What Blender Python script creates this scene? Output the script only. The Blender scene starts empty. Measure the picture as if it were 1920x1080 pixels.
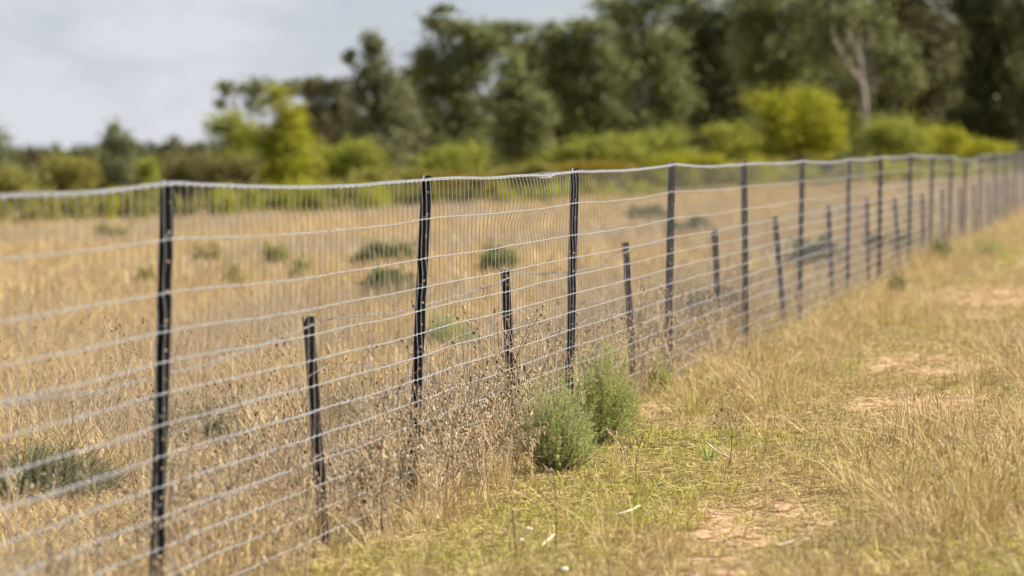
import bpy, math
import numpy as np
from mathutils import Vector

# ------------------------------------------------------------------ camera, sky, sun
sc = bpy.context.scene
F = 10667.0                     # focal length in photo pixels (200 mm on 36 mm)
CAM_Z = 1.6
cam = bpy.data.cameras.new("camera")
cam_o = bpy.data.objects.new("camera", cam)
sc.collection.objects.link(cam_o)
sc.camera = cam_o
cam.lens, cam.sensor_width = 200.0, 36.0
cam.clip_start, cam.clip_end = 0.5, 6000.0
cam_o.location = (0, 0, CAM_Z)
cam_o.rotation_euler = (math.pi / 2 - math.atan(270 / F), 0, 0)
cam.dof.use_dof = True
cam.dof.focus_distance = 28.3
cam.dof.aperture_fstop = 3.9
cam.dof.aperture_blades = 9

SUN_AZ, SUN_EL = math.radians(80), math.radians(40)      # clockwise from +Y
world = bpy.data.worlds.new("World")
sc.world = world
world.use_nodes = True
wn, wl = world.node_tree.nodes, world.node_tree.links
sky = wn.new("ShaderNodeTexSky")
sky.sky_type = 'NISHITA'
sky.sun_disc = False
sky.sun_elevation, sky.sun_rotation = SUN_EL, SUN_AZ
sky.air_density, sky.dust_density, sky.ozone_density = 1.0, 0.4, 1.5
tc = wn.new("ShaderNodeTexCoord")
mp = wn.new("ShaderNodeMapping")
mp.inputs['Scale'].default_value = (1.0, 1.0, 2.6)
mp.inputs['Location'].default_value = (0.37, 0.2, 0.11)
cn = wn.new("ShaderNodeTexNoise")
cn.inputs['Scale'].default_value = 21.0
cn.inputs['Detail'].default_value = 6.0
cn.inputs['Roughness'].default_value = 0.52
cr = wn.new("ShaderNodeValToRGB")
cr.color_ramp.elements[0].position, cr.color_ramp.elements[0].color = 0.36, (0.75, 0.75, 0.75, 1)
cr.color_ramp.elements[1].position, cr.color_ramp.elements[1].color = 0.64, (1, 1, 1, 1)
mixc = wn.new("ShaderNodeMix")
mixc.data_type = 'RGBA'
crb = wn.new("ShaderNodeValToRGB")                            # thin blue grey cloud to white cloud
crb.color_ramp.elements[0].position, crb.color_ramp.elements[0].color = 0.43, (.54, .615, .75, 1)
crb.color_ramp.elements[1].position, crb.color_ramp.elements[1].color = 0.60, (.79, .81, .87, 1)
csc = wn.new("ShaderNodeVectorMath")
csc.operation = 'SCALE'
csc.inputs['Scale'].default_value = 6.0
wl.new(cn.outputs['Fac'], crb.inputs['Fac'])
wl.new(crb.outputs['Color'], csc.inputs[0])
wl.new(csc.outputs['Vector'], mixc.inputs['B'])
wl.new(tc.outputs['Generated'], mp.inputs['Vector'])
wl.new(mp.outputs['Vector'], cn.inputs['Vector'])
wl.new(cn.outputs['Fac'], cr.inputs['Fac'])
wl.new(cr.outputs['Color'], mixc.inputs['Factor'])
wl.new(sky.outputs['Color'], mixc.inputs['A'])
wl.new(mixc.outputs['Result'], wn['Background'].inputs['Color'])
wn['Background'].inputs['Strength'].default_value = 0.05

sun = bpy.data.lights.new("sun", 'SUN')
sun.energy, sun.angle, sun.color = 5.0, math.radians(0.55), (1.0, 0.93, 0.82)
sun_o = bpy.data.objects.new("sun", sun)
sc.collection.objects.link(sun_o)
sd = Vector((math.sin(SUN_AZ) * math.cos(SUN_EL), math.cos(SUN_AZ) * math.cos(SUN_EL), math.sin(SUN_EL)))
sun_o.rotation_euler = sd.to_track_quat('Z', 'Y').to_euler()
sun_o.location = (30, 10, 40)

vs = sc.view_settings
vs.view_transform, vs.look, vs.exposure, vs.gamma = 'Standard', 'None', 1.58, 1.0
vs.use_curve_mapping = False
world.cycles.sampling_method = 'NONE'
sc.cycles.use_denoising = True
sc.cycles.denoiser = 'OPENIMAGEDENOISE'
sc.cycles.adaptive_threshold = 0.03
sc.cycles.max_bounces = 4
sc.cycles.diffuse_bounces = 2
sc.cycles.transmission_bounces = 4
sc.cycles.transparent_max_bounces = 6
sc.render.film_transparent = False

# ------------------------------------------------------------------ place geometry
R = np.random.default_rng(7)
XI, OFF = 2225.0, 3.45
SL = (XI - 960) / F
KZ = F / 0.29                                   # Z = KZ / (XI - px) on the fence line


def fence_x(Y):
    return SL * Y - OFF


def fence_Z(px):
    return KZ / (XI - px)


def _hash(ix, iy, s):
    h = (ix.astype(np.int64) * 374761393 + iy.astype(np.int64) * 668265263 + s * 974711) & 0x7fffffff
    h = ((h ^ (h >> 13)) * 1274126177) & 0x7fffffff
    h = (h ^ (h >> 16)) & 0xffff
    return h / 65535.0


def noise(x, y, s=0):
    x, y = np.asarray(x, float), np.asarray(y, float)
    ix, iy = np.floor(x), np.floor(y)
    fx, fy = x - ix, y - iy
    fx, fy = fx * fx * (3 - 2 * fx), fy * fy * (3 - 2 * fy)
    a, b = _hash(ix, iy, s), _hash(ix + 1, iy, s)
    c, d = _hash(ix, iy + 1, s), _hash(ix + 1, iy + 1, s)
    return (a * (1 - fx) + b * fx) * (1 - fy) + (c * (1 - fx) + d * fx) * fy


def fbm(x, y, s=0):
    return (noise(x, y, s) + .5 * noise(2.1 * x, 2.1 * y, s + 1) + .25 * noise(4.3 * x, 4.3 * y, s + 2)) / 1.75


def ground_z(X, Y):
    X, Y = np.asarray(X, float), np.asarray(Y, float)
    Xc = 70 * np.tanh(X / 70)
    Yc = np.minimum(Y, 300)
    return .0446 * Xc - .0033 * Yc + .07 + .03 * (fbm(X * .8, Y * .5, 3) - .5)


def ground_pt(px, py):
    """the point of the paddock where photo pixel (px, py) meets the ground"""
    Z = F * (CAM_Z - .07) / (py - (270 + F * .0033 - .0446 * (px - 960)))
    return (px - 960) / F * Z, Z


def gz(X, Y):
    return float(ground_z(X, Y))


# wheel track and other bare soil, metres from the fence
def bare(X, Y):
    L = X - fence_x(Y)
    tr = np.exp(-((L - 1.62) / .30) ** 2)
    pat = fbm(X * .9 + 11, Y * .22 + 5, 21)
    b = tr * np.clip((pat - .47) * 6, 0, 1)
    for px, py, wx, wy in BARE:
        cx, cy = ground_pt(px, py)
        b = np.maximum(b, np.clip(1.5 * np.exp(-((X - cx) / wx) ** 2 - ((Y - cy) / wy) ** 2) + .5 * (fbm(X * 3, Y * 1.2, 33) - .5), 0, 1) * (np.hypot((X - cx) / wx, (Y - cy) / wy) < 1.6))
    return np.clip(b, 0, 1)


BARE = [(1430, 965, .33, 1.6), (1320, 1012, .20, .7), (1720, 760, .42, 1.9), (1880, 555, .9, 4.0), (1745, 685, .45, 2.0),
        (560, 930, .20, .8), (1215, 770, .2, .8)]

# ------------------------------------------------------------------ helpers
COL = sc.collection


def mesh(name, V, faces, mat=None, attrs=None, smooth=False):
    """V (n,3); faces: list of int arrays, each (m,k)"""
    me = bpy.data.meshes.new(name)
    V = np.ascontiguousarray(V, dtype=np.float32)
    faces = [np.asarray(f, dtype=np.int32) for f in faces if len(f)]
    me.vertices.add(len(V))
    me.vertices.foreach_set("co", V.ravel())
    nl = sum(f.size for f in faces)
    npol = sum(len(f) for f in faces)
    me.loops.add(nl)
    me.polygons.add(npol)
    me.loops.foreach_set("vertex_index", np.concatenate([f.ravel() for f in faces]))
    tot = np.concatenate([np.full(len(f), f.shape[1], np.int32) for f in faces])
    st = np.concatenate([[0], np.cumsum(tot)[:-1]]).astype(np.int32)
    me.polygons.foreach_set("loop_start", st)
    if smooth:
        me.polygons.foreach_set("use_smooth", np.ones(npol, bool))
    me.update(calc_edges=True)
    me.validate()
    if attrs:
        for k, v in attrs.items():
            v = np.asarray(v, np.float32)
            if v.ndim == 1:
                a = me.attributes.new(k, 'FLOAT', 'POINT')
                a.data.foreach_set("value", v)
            else:
                a = me.attributes.new(k, 'FLOAT_VECTOR', 'POINT')
                a.data.foreach_set("vector", v.ravel())
    if mat:
        me.materials.append(mat)
    return me


def link(name, me, parent=None, loc=None, rot=None):
    o = bpy.data.objects.new(name, me)
    COL.objects.link(o)
    if parent:
        o.parent = parent
    if loc is not None:
        o.location = loc
    if rot is not None:
        o.rotation_euler = rot
    return o


def tag(o, label=None, cat=None, group=None, kind=None):
    if label:
        o['label'] = label
    if cat:
        o['category'] = cat
    if group:
        o['group'] = group
    if kind:
        o['kind'] = kind
    return o


class Buf:
    """collects vertices, faces and point attributes of one mesh"""

    def __init__(self):
        self.V, self.F, self.A, self.n = [], [], {}, 0

    def add(self, V, faces, **attrs):
        V = np.asarray(V, float).reshape(-1, 3)
        self.V.append(V)
        for f in faces:
            f = np.asarray(f)
            if len(f):
                self.F.append(f + self.n)
        for k, v in attrs.items():
            self.A.setdefault(k, []).append(np.broadcast_to(np.asarray(v, float), (len(V),) + np.shape(v)[1:]) if np.ndim(v) else np.full(len(V), float(v)))
        self.n += len(V)

    def mesh(self, name, mat, smooth=False):
        by = {}
        for f in self.F:
            by.setdefault(f.shape[1], []).append(f)
        return mesh(name, np.concatenate(self.V), [np.concatenate(v) for v in by.values()], mat,
                    {k: np.concatenate(v) for k, v in self.A.items()}, smooth)


def tube(P, r, k=4, cap=True):
    """tube along points P (n,3) with radii r; returns V, faces"""
    P = np.asarray(P, float)
    n = len(P)
    r = np.broadcast_to(np.asarray(r, float), (n,))
    T = np.gradient(P, axis=0)
    T /= np.linalg.norm(T, axis=1)[:, None] + 1e-9
    ref = np.where(np.abs(T[:, 2:3]) > .9, np.array([[1., 0, 0]]), np.array([[0, 0, 1.]]))
    A = np.cross(T, ref)
    A /= np.linalg.norm(A, axis=1)[:, None] + 1e-9
    B = np.cross(T, A)
    an = np.arange(k) * 2 * math.pi / k
    V = P[:, None] + r[:, None, None] * (A[:, None] * np.cos(an)[None, :, None] + B[:, None] * np.sin(an)[None, :, None])
    i = np.arange(n - 1)[:, None] * k
    j = np.arange(k)[None]
    j2 = (j + 1) % k
    q = np.stack([i + j, i + j2, i + k + j2, i + k + j], -1).reshape(-1, 4)
    fs = [q]
    if cap:
        fs.append(np.array([np.arange(k)[::-1]]))
        fs.append(np.array([np.arange(k) + (n - 1) * k]))
    return V.reshape(-1, 3), fs


# ------------------------------------------------------------------ materials
def new_mat(name):
    m = bpy.data.materials.new(name)
    m.use_nodes = True
    nt = m.node_tree
    nt.nodes.clear()
    out = nt.nodes.new("ShaderNodeOutputMaterial")
    return m, nt.nodes, nt.links, out


def N(nodes, t, **kw):
    n = nodes.new(t)
    for k, v in kw.items():
        setattr(n, k, v)
    return n


def rgbmix(nodes, links, fac, a, b, blend='MIX'):
    m = nodes.new("ShaderNodeMix")
    m.data_type = 'RGBA'
    m.blend_type = blend
    for s, v in (('Factor', fac), ('A', a), ('B', b)):
        if isinstance(v, bpy.types.NodeSocket):
            links.new(v, m.inputs[s])
        elif s == 'Factor':
            m.inputs[s].default_value = v
        else:
            m.inputs[s].default_value = (*v, 1)
    return m.outputs['Result']


def math_node(nodes, links, op, a, b=None, clamp=False):
    m = nodes.new("ShaderNodeMath")
    m.operation = op
    m.use_clamp = clamp
    for i, v in enumerate((a, b)):
        if v is None:
            continue
        if isinstance(v, bpy.types.NodeSocket):
            links.new(v, m.inputs[i])
        else:
            m.inputs[i].default_value = v
    return m.outputs[0]


def leaf_out(nodes, links, out, col, trans, rough=.55, spec=.25):
    p = nodes.new("ShaderNodeBsdfPrincipled")
    p.inputs['Roughness'].default_value = rough
    p.inputs['Specular IOR Level'].default_value = spec
    links.new(col, p.inputs['Base Color'])
    t = nodes.new("ShaderNodeBsdfTranslucent")
    links.new(col, t.inputs['Color'])
    mx = nodes.new("ShaderNodeMixShader")
    mx.inputs[0].default_value = trans
    links.new(p.outputs[0], mx.inputs[1])
    links.new(t.outputs[0], mx.inputs[2])
    links.new(mx.outputs[0], out.inputs[0])


def grass_mat(name, straw_a, straw_b, dry, green_a, green_b, trans=.4):
    """blades: 'bl' = per-blade random, 'tint' = how green the tuft is, 'grey' = how weathered"""
    straw_a, straw_b, dry, green_a, green_b = [tuple(.72 * q for q in c) for c in (straw_a, straw_b, dry, green_a, green_b)]
    m, n, l, out = new_mat(name)
    bl = N(n, "ShaderNodeAttribute", attribute_name='bl').outputs['Fac']
    ti = N(n, "ShaderNodeAttribute", attribute_name='tint', attribute_type='INSTANCER').outputs['Fac']
    gr = N(n, "ShaderNodeAttribute", attribute_name='grey', attribute_type='INSTANCER').outputs['Fac']
    st = rgbmix(n, l, bl, straw_a, straw_b)
    st = rgbmix(n, l, gr, st, dry)
    gn = rgbmix(n, l, bl, green_a, green_b)
    f = math_node(n, l, 'ADD', ti, math_node(n, l, 'MULTIPLY', math_node(n, l, 'SUBTRACT', bl, .5), .5), True)
    leaf_out(n, l, out, rgbmix(n, l, f, st, gn), trans)
    return m


def foliage_mat(name, a, b, trans=.35, spec=.08):
    a, b = tuple(.78 * q for q in a), tuple(.78 * q for q in b)
    m, n, l, out = new_mat(name)
    bl = N(n, "ShaderNodeAttribute", attribute_name='bl').outputs['Fac']
    leaf_out(n, l, out, rgbmix(n, l, bl, a, b), trans, .5, spec)
    return m


def plain_mat(name, a, b, rough=.8, scale=30., metal=0., spec=.3, bump=.0):
    m, n, l, out = new_mat(name)
    tcn = N(n, "ShaderNodeTexCoord")
    no = N(n, "ShaderNodeTexNoise")
    no.inputs['Scale'].default_value = scale
    no.inputs['Detail'].default_value = 5
    l.new(tcn.outputs['Object'], no.inputs['Vector'])
    cr_ = N(n, "ShaderNodeValToRGB")
    cr_.color_ramp.elements[0].position, cr_.color_ramp.elements[0].color = .35, (*a, 1)
    cr_.color_ramp.elements[1].position, cr_.color_ramp.elements[1].color = .68, (*b, 1)
    l.new(no.outputs['Fac'], cr_.inputs['Fac'])
    p = N(n, "ShaderNodeBsdfPrincipled")
    p.inputs['Roughness'].default_value = rough
    p.inputs['Metallic'].default_value = metal
    p.inputs['Specular IOR Level'].default_value = spec
    l.new(cr_.outputs['Color'], p.inputs['Base Color'])
    if bump:
        bn = N(n, "ShaderNodeBump")
        bn.inputs['Strength'].default_value = bump
        l.new(no.outputs['Fac'], bn.inputs['Height'])
        l.new(bn.outputs[0], p.inputs['Normal'])
    l.new(p.outputs[0], out.inputs[0])
    return m


def attr_col_mat(name, trans=.15):
    """colour straight from the point attribute 'col' (stems and seed heads of dry weeds)"""
    m, n, l, out = new_mat(name)
    c = N(n, "ShaderNodeAttribute", attribute_name='col').outputs['Color']
    leaf_out(n, l, out, c, trans, .7, .2)
    return m


M_FIELD = grass_mat("field_grass", (.43, .275, .105), (.87, .655, .33), (.50, .385, .25), (.20, .20, .05), (.36, .33, .09), .26)
M_VERGE = grass_mat("verge_grass", (.28, .175, .06), (.88, .68, .31), (.44, .335, .20), (.17, .20, .025), (.70, .66, .10), .26)
M_STRAW = grass_mat("straw_grass", (.36, .21, .075), (.87, .68, .35), (.46, .345, .215), (.16, .18, .03), (.50, .45, .08), .24)
M_WEED = attr_col_mat("dry_weed")
M_POST = plain_mat("black_coated_steel", (.007, .007, .008), (.013, .0125, .014), .5, 40, 0, .3, .1)
M_OLDPOST = plain_mat("old_rusted_steel", (.028, .018, .015), (.075, .047, .035), .7, 35, 0, .3, .25)
M_WIRE = plain_mat("galvanised_wire", (.15, .155, .165), (.28, .285, .30), .46, 60, .35, .5)
M_STAY = plain_mat("galvanised_stay_wire", (.15, .15, .165), (.24, .24, .255), .5, 60, .35, .4)
M_OLDWIRE = plain_mat("weathered_old_wire", (.11, .10, .095), (.24, .225, .215), .6, 50, .2, .4)
M_OLDSTAY = plain_mat("rusted_old_wire", (.05, .035, .03), (.12, .09, .07), .7, 50, .1, .3)
M_TWIG = plain_mat("woody_twigs", (.12, .10, .05), (.30, .25, .13), .8, 30, 0, .2)
M_STONE = plain_mat("pale_stone", (.42, .38, .34), (.66, .64, .60), .85, 40, 0, .2, .3)
M_STALK = plain_mat("bleached_stalk", (.38, .30, .19), (.62, .55, .42), .7, 20, 0, .2)
M_BARKP = plain_mat("pale_gum_bark", (.20, .165, .135), (.40, .36, .315), .8, 3, 0, .2, .2)
M_BARKD = plain_mat("dark_bark", (.045, .035, .028), (.11, .085, .065), .9, 4, 0, .2, .3)


def ground_mat():
    m, n, l, out = new_mat("paddock_soil")
    g = N(n, "ShaderNodeNewGeometry")
    br = N(n, "ShaderNodeAttribute", attribute_name='bare').outputs['Fac']

    def nz(scale, detail=6, rough=.6):
        no = N(n, "ShaderNodeTexNoise")
        no.inputs['Scale'].default_value = scale
        no.inputs['Detail'].default_value = detail
        no.inputs['Roughness'].default_value = rough
        l.new(g.outputs['Position'], no.inputs['Vector'])
        return no.outputs['Fac']
    soil = rgbmix(n, l, nz(9), (.31, .19, .11), (.49, .33, .22))
    litter = rgbmix(n, l, nz(35, 8, .7), (.11, .08, .04), (.33, .24, .12))
    litter = rgbmix(n, l, math_node(n, l, 'MULTIPLY', nz(1.3), .45), litter, (.17, .17, .05))
    edge = math_node(n, l, 'ADD', math_node(n, l, 'MULTIPLY', br, 2.2), math_node(n, l, 'SUBTRACT', nz(14), 1.05), True)
    col = rgbmix(n, l, edge, litter, soil)
    p = N(n, "ShaderNodeBsdfPrincipled")
    p.inputs['Roughness'].default_value = .95
    p.inputs['Specular IOR Level'].default_value = .1
    l.new(col, p.inputs['Base Color'])
    bn = N(n, "ShaderNodeBump")
    bn.inputs['Strength'].default_value = .6
    bn.inputs['Distance'].default_value = .02
    l.new(nz(28, 8, .7), bn.inputs['Height'])
    l.new(bn.outputs[0], p.inputs['Normal'])
    l.new(p.outputs[0], out.inputs[0])
    return m


# ------------------------------------------------------------------ the ground, one sheet to the horizon
def axis(segs):
    a = [np.linspace(s, e, int(round(abs(e - s) / d)) + 1)[:-1] for s, e, d in segs]
    return np.concatenate(a + [[segs[-1][1]]])


gx = axis([(-3000, -400, 200), (-400, -60, 20), (-60, -6, 2), (-6, 9, .2), (9, 60, 2), (60, 400, 20), (400, 3000, 200)])
gy = axis([(-300, -20, 20), (-20, 14, 1), (14, 48, .2), (48, 110, .5), (110, 400, 5), (400, 5000, 200)])
GX, GY = np.meshgrid(gx, gy)
GZ = ground_z(GX, GY)
GB = bare(GX, GY)
GZ = GZ - .015 * GB
nx, ny = len(gx), len(gy)
ii = (np.arange(ny - 1)[:, None] * nx + np.arange(nx - 1)[None]).ravel()
gm = mesh("ground", np.stack([GX.ravel(), GY.ravel(), GZ.ravel()], 1), [np.stack([ii, ii + 1, ii + nx + 1, ii + nx], 1)],
          ground_mat(), {'bare': GB.ravel()}, True)
tag(link("ground", gm), "dry reddish paddock soil with straw litter and a worn wheel track", kind='structure')

# ------------------------------------------------------------------ new fence: posts and wire mesh
ORD = ["first", "second", "third", "fourth", "fifth", "sixth", "seventh", "eighth", "ninth", "tenth", "eleventh", "twelfth",
       "thirteenth", "fourteenth", "fifteenth", "sixteenth", "seventeenth", "eighteenth"]
# photo x of the top, photo y of the top, photo x at the base
POSTS = [(-640, 372, -650), (312, 344, 286), (798, 334, 768), (1076, 320, 1063), (1258, 308, 1250), (1394, 306, 1397), (1503, 302, 1497),
         (1590, 298, 1587), (1650, 294, 1647), (1706, 290, 1703), (1747, 292, 1742), (1783, 294, 1777), (1809, 299, 1805), (1838, 292, 1835),
         (1865, 286, 1863), (1884, 288, 1884), (1904, 286, 1903), (1922, 284, 1922), (1938, 282, 1938)]


def flange_plate(w, th, h, holes, hr, up=0.0):
    """plate in local x (0..w), thickness y, height z with round holes at heights `holes`, x = hole line"""
    b = Buf()
    hx = w * .52
    zs = [0.0]
    cells = []
    half = .02
    for z in holes:
        if z - half > zs[-1] + .004:
            cells.append((zs[-1], z - half, None))
        cells.append((max(z - half, zs[-1]), z + half, z))
        zs.append(z + half)
    cells.append((zs[-1], h, None))
    for z0, z1, hz in cells:
        rect = np.array([[0, z0], [w / 2, z0], [w, z0], [w, (z0 + z1) / 2], [w, z1], [w / 2, z1], [0, z1], [0, (z0 + z1) / 2]])
        if hz is None:
            q = np.array([[0, z0], [w, z0], [w, z1], [0, z1]])
            for s in (-1, 1):
                V = np.stack([q[:, 0], np.full(4, s * th / 2), q[:, 1]], 1)
                b.add(V, [np.array([[0, 1, 2, 3]])])
        else:
            an = np.array([225, 270, 315, 0, 45, 90, 135, 180]) * math.pi / 180
            ring = np.stack([hx + hr * np.cos(an), hz + hr * np.sin(an)], 1)
            for s in (-1, 1):
                V = np.concatenate([np.stack([rect[:, 0], np.full(8, s * th / 2), rect[:, 1]], 1),
                                    np.stack([ring[:, 0], np.full(8, s * th / 2), ring[:, 1]], 1)])
                i = np.arange(8)
                b.add(V, [np.stack([i, (i + 1) % 8, 8 + (i + 1) % 8, 8 + i], 1)])
            V = np.concatenate([np.stack([ring[:, 0], np.full(8, -th / 2), ring[:, 1]], 1), np.stack([ring[:, 0], np.full(8, th / 2), ring[:, 1]], 1)])
            b.add(V, [np.stack([i, (i + 1) % 8, 8 + (i + 1) % 8, 8 + i], 1)])
    for x in (0, w):
        b.add([[x, -th / 2, 0], [x, th / 2, 0], [x, th / 2, h], [x, -th / 2, h]], [np.array([[0, 1, 2, 3]])])
    b.add([[0, -th / 2, h], [w, -th / 2, h], [w, th / 2, h], [0, th / 2, h]], [np.array([[0, 1, 2, 3]])])
    return b


def bulb_flange(w, th, h):
    """short flange with a thickened rolled edge"""
    b = Buf()
    prof = np.array([[0, -th / 2], [w * .72, -th / 2], [w * .85, -th * .95], [w, -th * .7], [w, th * .7], [w * .85, th * .95], [w * .72, th / 2], [0, th / 2]])
    V = np.concatenate([np.column_stack([prof, np.zeros(8)]), np.column_stack([prof, np.full(8, h)])])
    i = np.arange(8)
    b.add(V, [np.stack([i, (i + 1) % 8, 8 + (i + 1) % 8, 8 + i], 1), np.array([np.arange(8) + 8])])
    return b


def star_meshes(h, old=False):
    holes = np.arange(h - .075, .12, -.1 if not old else -.16)[::-1]
    fa = flange_plate(.031, .0045, h, holes, .0058 if not old else .004).mesh("holed_flange", M_OLDPOST if old else M_POST)
    fb = bulb_flange(.022, .0045, h).mesh("flange", M_OLDPOST if old else M_POST)
    return fa, fb


BURY = .35
ZTOP_Y, ZTOP = [], []
tall_tops = []
for i, (tx, ty, bx) in enumerate(POSTS):
    Z = fence_Z(tx)
    zt = CAM_Z - (ty - 270) * Z / F
    ZTOP_Y.append(Z)
    ZTOP.append(zt)


def ztop(Y):
    return np.interp(Y, ZTOP_Y, ZTOP)


SRC = star_meshes(1.5 + BURY)
TIE = None


def tie_mesh():
    an = np.linspace(0, 2 * math.pi * 2.2, 22)
    P = np.stack([.004 + .017 * np.cos(an), -.004 + .014 * np.sin(an), .012 * (an / an[-1] - .5)], 1)
    V, f = tube(P, .0016, 3)
    return mesh("wire_tie", V, f, M_WIRE)


TIE = tie_mesh()
MESH_D = np.array([0, .178, .356, .483, .585, .687, .789, .890, .990, 1.090, 1.190, 1.290, 1.390, 1.475])
for i, (tx, ty, bx) in enumerate(POSTS):
    Z, zt = ZTOP_Y[i], ZTOP[i]
    X = (tx - 960) / F * Z
    g = gz(X, Z)
    lean = math.atan2((tx - bx), max(20., .44 * (XI - tx))) if i else .03
    e = bpy.data.objects.new("fence_post", None)
    COL.objects.link(e)
    e.location = (X - math.sin(lean) * (zt - g), Z, g)
    e.rotation_euler = (0, lean, 0)
    H = (zt - g) / math.cos(lean) + .012
    yaw = math.radians(float(R.normal(0, 5)))
    for nm, me, a in (("holed_flange", SRC[0], -20), ("flange", SRC[1], 100), ("flange", SRC[1], 220)):
        c = link(nm, me, e, (0, 0, H - 1.5 - BURY), (0, 0, math.radians(a) + yaw))
    for d in (MESH_D[[1, 3, 6, 9]] if i < 12 else ()):
        link("wire_tie", TIE, e, (0, 0, H - d - .012))
    if i == 0:
        lab = "tall black steel star post just outside the left edge of the frame"
    elif i == 1:
        lab = "tall black steel star post at far left, nearest and most blurred"
    elif i > 16:
        lab = f"far tall black post just beyond the right edge, number {ORD[i-1]} along the fence"
    else:
        lab = f"tall black steel star post with pale holes, {ORD[i-1]} from the left in the fence"
    tag(e, lab, "fence post", "tall black star posts of the new fence")

# --- the mesh itself
fdir = np.array([SL, 1.0]) / math.hypot(SL, 1)
NX, NY = fdir[1], -fdir[0]                       # unit normal, towards the track


def bulge(Y, h):
    """out-of-plane waviness of the fabric (m); h = height fraction below the top wire (m)"""
    a = .005 + .0 * Y
    kink = np.exp(-((Y - 29.3) / 1.5) ** 2) * np.exp(-((h - .10) / .11) ** 2) * .034
    kink -= np.exp(-((Y - 29.6) / 1.3) ** 2) * np.exp(-((h - .26) / .07) ** 2) * .020
    kink += np.exp(-((Y - 22.0) / 1.8) ** 2) * np.exp(-((h - .06) / .07) ** 2) * -.012
    kink += np.exp(-((Y - 33.4) / 1.2) ** 2) * np.exp(-((h - .08) / .08) ** 2) * .022
    w = a * (noise(Y * 1.1, h * 9, 51) - .5) * 2
    return kink + w


MESH_OFF = .034


def mesh_xyz(Y, d):
    """point of the fabric at distance Y along the view axis, d metres below the top wire"""
    Y = np.asarray(Y, float)
    zt = ztop(Y) - .006
    ia = np.searchsorted(ZTOP_Y, Y).clip(1, len(ZTOP_Y) - 1)
    y0, y1 = np.array(ZTOP_Y)[ia - 1], np.array(ZTOP_Y)[ia]
    t = ((Y - y0) / (y1 - y0)).clip(0, 1)
    sag = 4 * t * (1 - t) * (.010 + .014 * _hash(ia, ia * 0, 5)) * np.exp(-d * 1.5)
    g = ground_z(fence_x(Y), Y) + .01
    z = zt - d / 1.475 * (zt - g) - sag + .004 * (noise(Y * .9, d * 5, 61) - .5) * 2
    b = bulge(Y, d) + MESH_OFF
    return np.stack([fence_x(Y) + NX * b, Y + NY * b, z], -1)


fence = bpy.data.objects.new("wire_mesh_fence", None)
COL.objects.link(fence)
fence.location = (0, 0, 0)
tag(fence, "long galvanised wire mesh with closely spaced stays strung along the tall black posts", "wire fence")
DY = .15 * fdir[1]
Y0, Y1 = 12.9, 170.0
stayY = np.arange(Y0, 125, DY)
for k, d in enumerate(MESH_D):
    near = stayY[stayY < 80]
    ys = np.concatenate([near - .013, near + .013, near + .05, near + .1, np.arange(80.3, Y1, .45)])
    rr = np.concatenate([np.full(len(near), .0037), np.full(len(near), .0037), np.full(2 * len(near), .0023), np.full(len(np.arange(80.3, Y1, .45)), .0024)])
    zz = np.concatenate([R.normal(-.001, .0008, len(near)), R.normal(.0015, .0008, len(near)), R.normal(.001, .001, len(near)), R.normal(-.001, .001, len(near)), np.zeros(len(np.arange(80.3, Y1, .45)))])
    o = np.argsort(ys)
    ys, rr, zz = ys[o], rr[o], zz[o]
    P = mesh_xyz(ys, np.full(len(ys), d))
    P[:, 2] += zz
    V, f = tube(P, rr, 4)
    link("horizontal_wire", mesh("horizontal_wire", V, f, M_WIRE, None, True), fence)
# twisted top strand over the post tops
ys = np.arange(Y0, 100, .018)
ph = ys / .11 * 2 * math.pi
for s in (0, 1):
    P = mesh_xyz(ys, np.zeros(len(ys)))
    part = np.exp(-((ys - 30.2) / .45) ** 2) * .010
    amp = .0036 + part
    P[:, 2] += .008 + amp * np.sin(ph + s * math.pi) - (part * 1.2 if s else 0)
    P[:, 0] += amp * np.cos(ph + s * math.pi)
    V, f = tube(P, .0026, 3)
    link("twisted_top_strand", mesh("twisted_top_strand", V, f, M_WIRE, None, True), fence)

dn = np.sort(np.concatenate([MESH_D, (MESH_D[1:] + MESH_D[:-1]) / 2, [.06, .12, .23, .30]]))


def stay_curve(y, i):
    yy = y + .004 * (noise(dn * 7, np.full(len(dn), i * 1.7), 71) - .5) * 2 + .0 * dn
    P = mesh_xyz(np.full(len(dn), y), dn)
    P[:, 1] += yy - y
    return P


far = Buf()
cnt = 0
for i, y in enumerate(stayY):
    P = stay_curve(y, i)
    if 16.3 <= y and cnt < 300:
        V, f = tube(P, .0021, 3, False)
        link("stay_wire", mesh("stay_wire", V, f, M_STAY), fence)
        cnt += 1
    else:
        V, f = tube(P[::2], .0012, 3, False)
        far.add(V, f)
tag(link("distant_stay_wires", far.mesh("distant_stay_wires", M_STAY), fence), kind='stuff')

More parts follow.
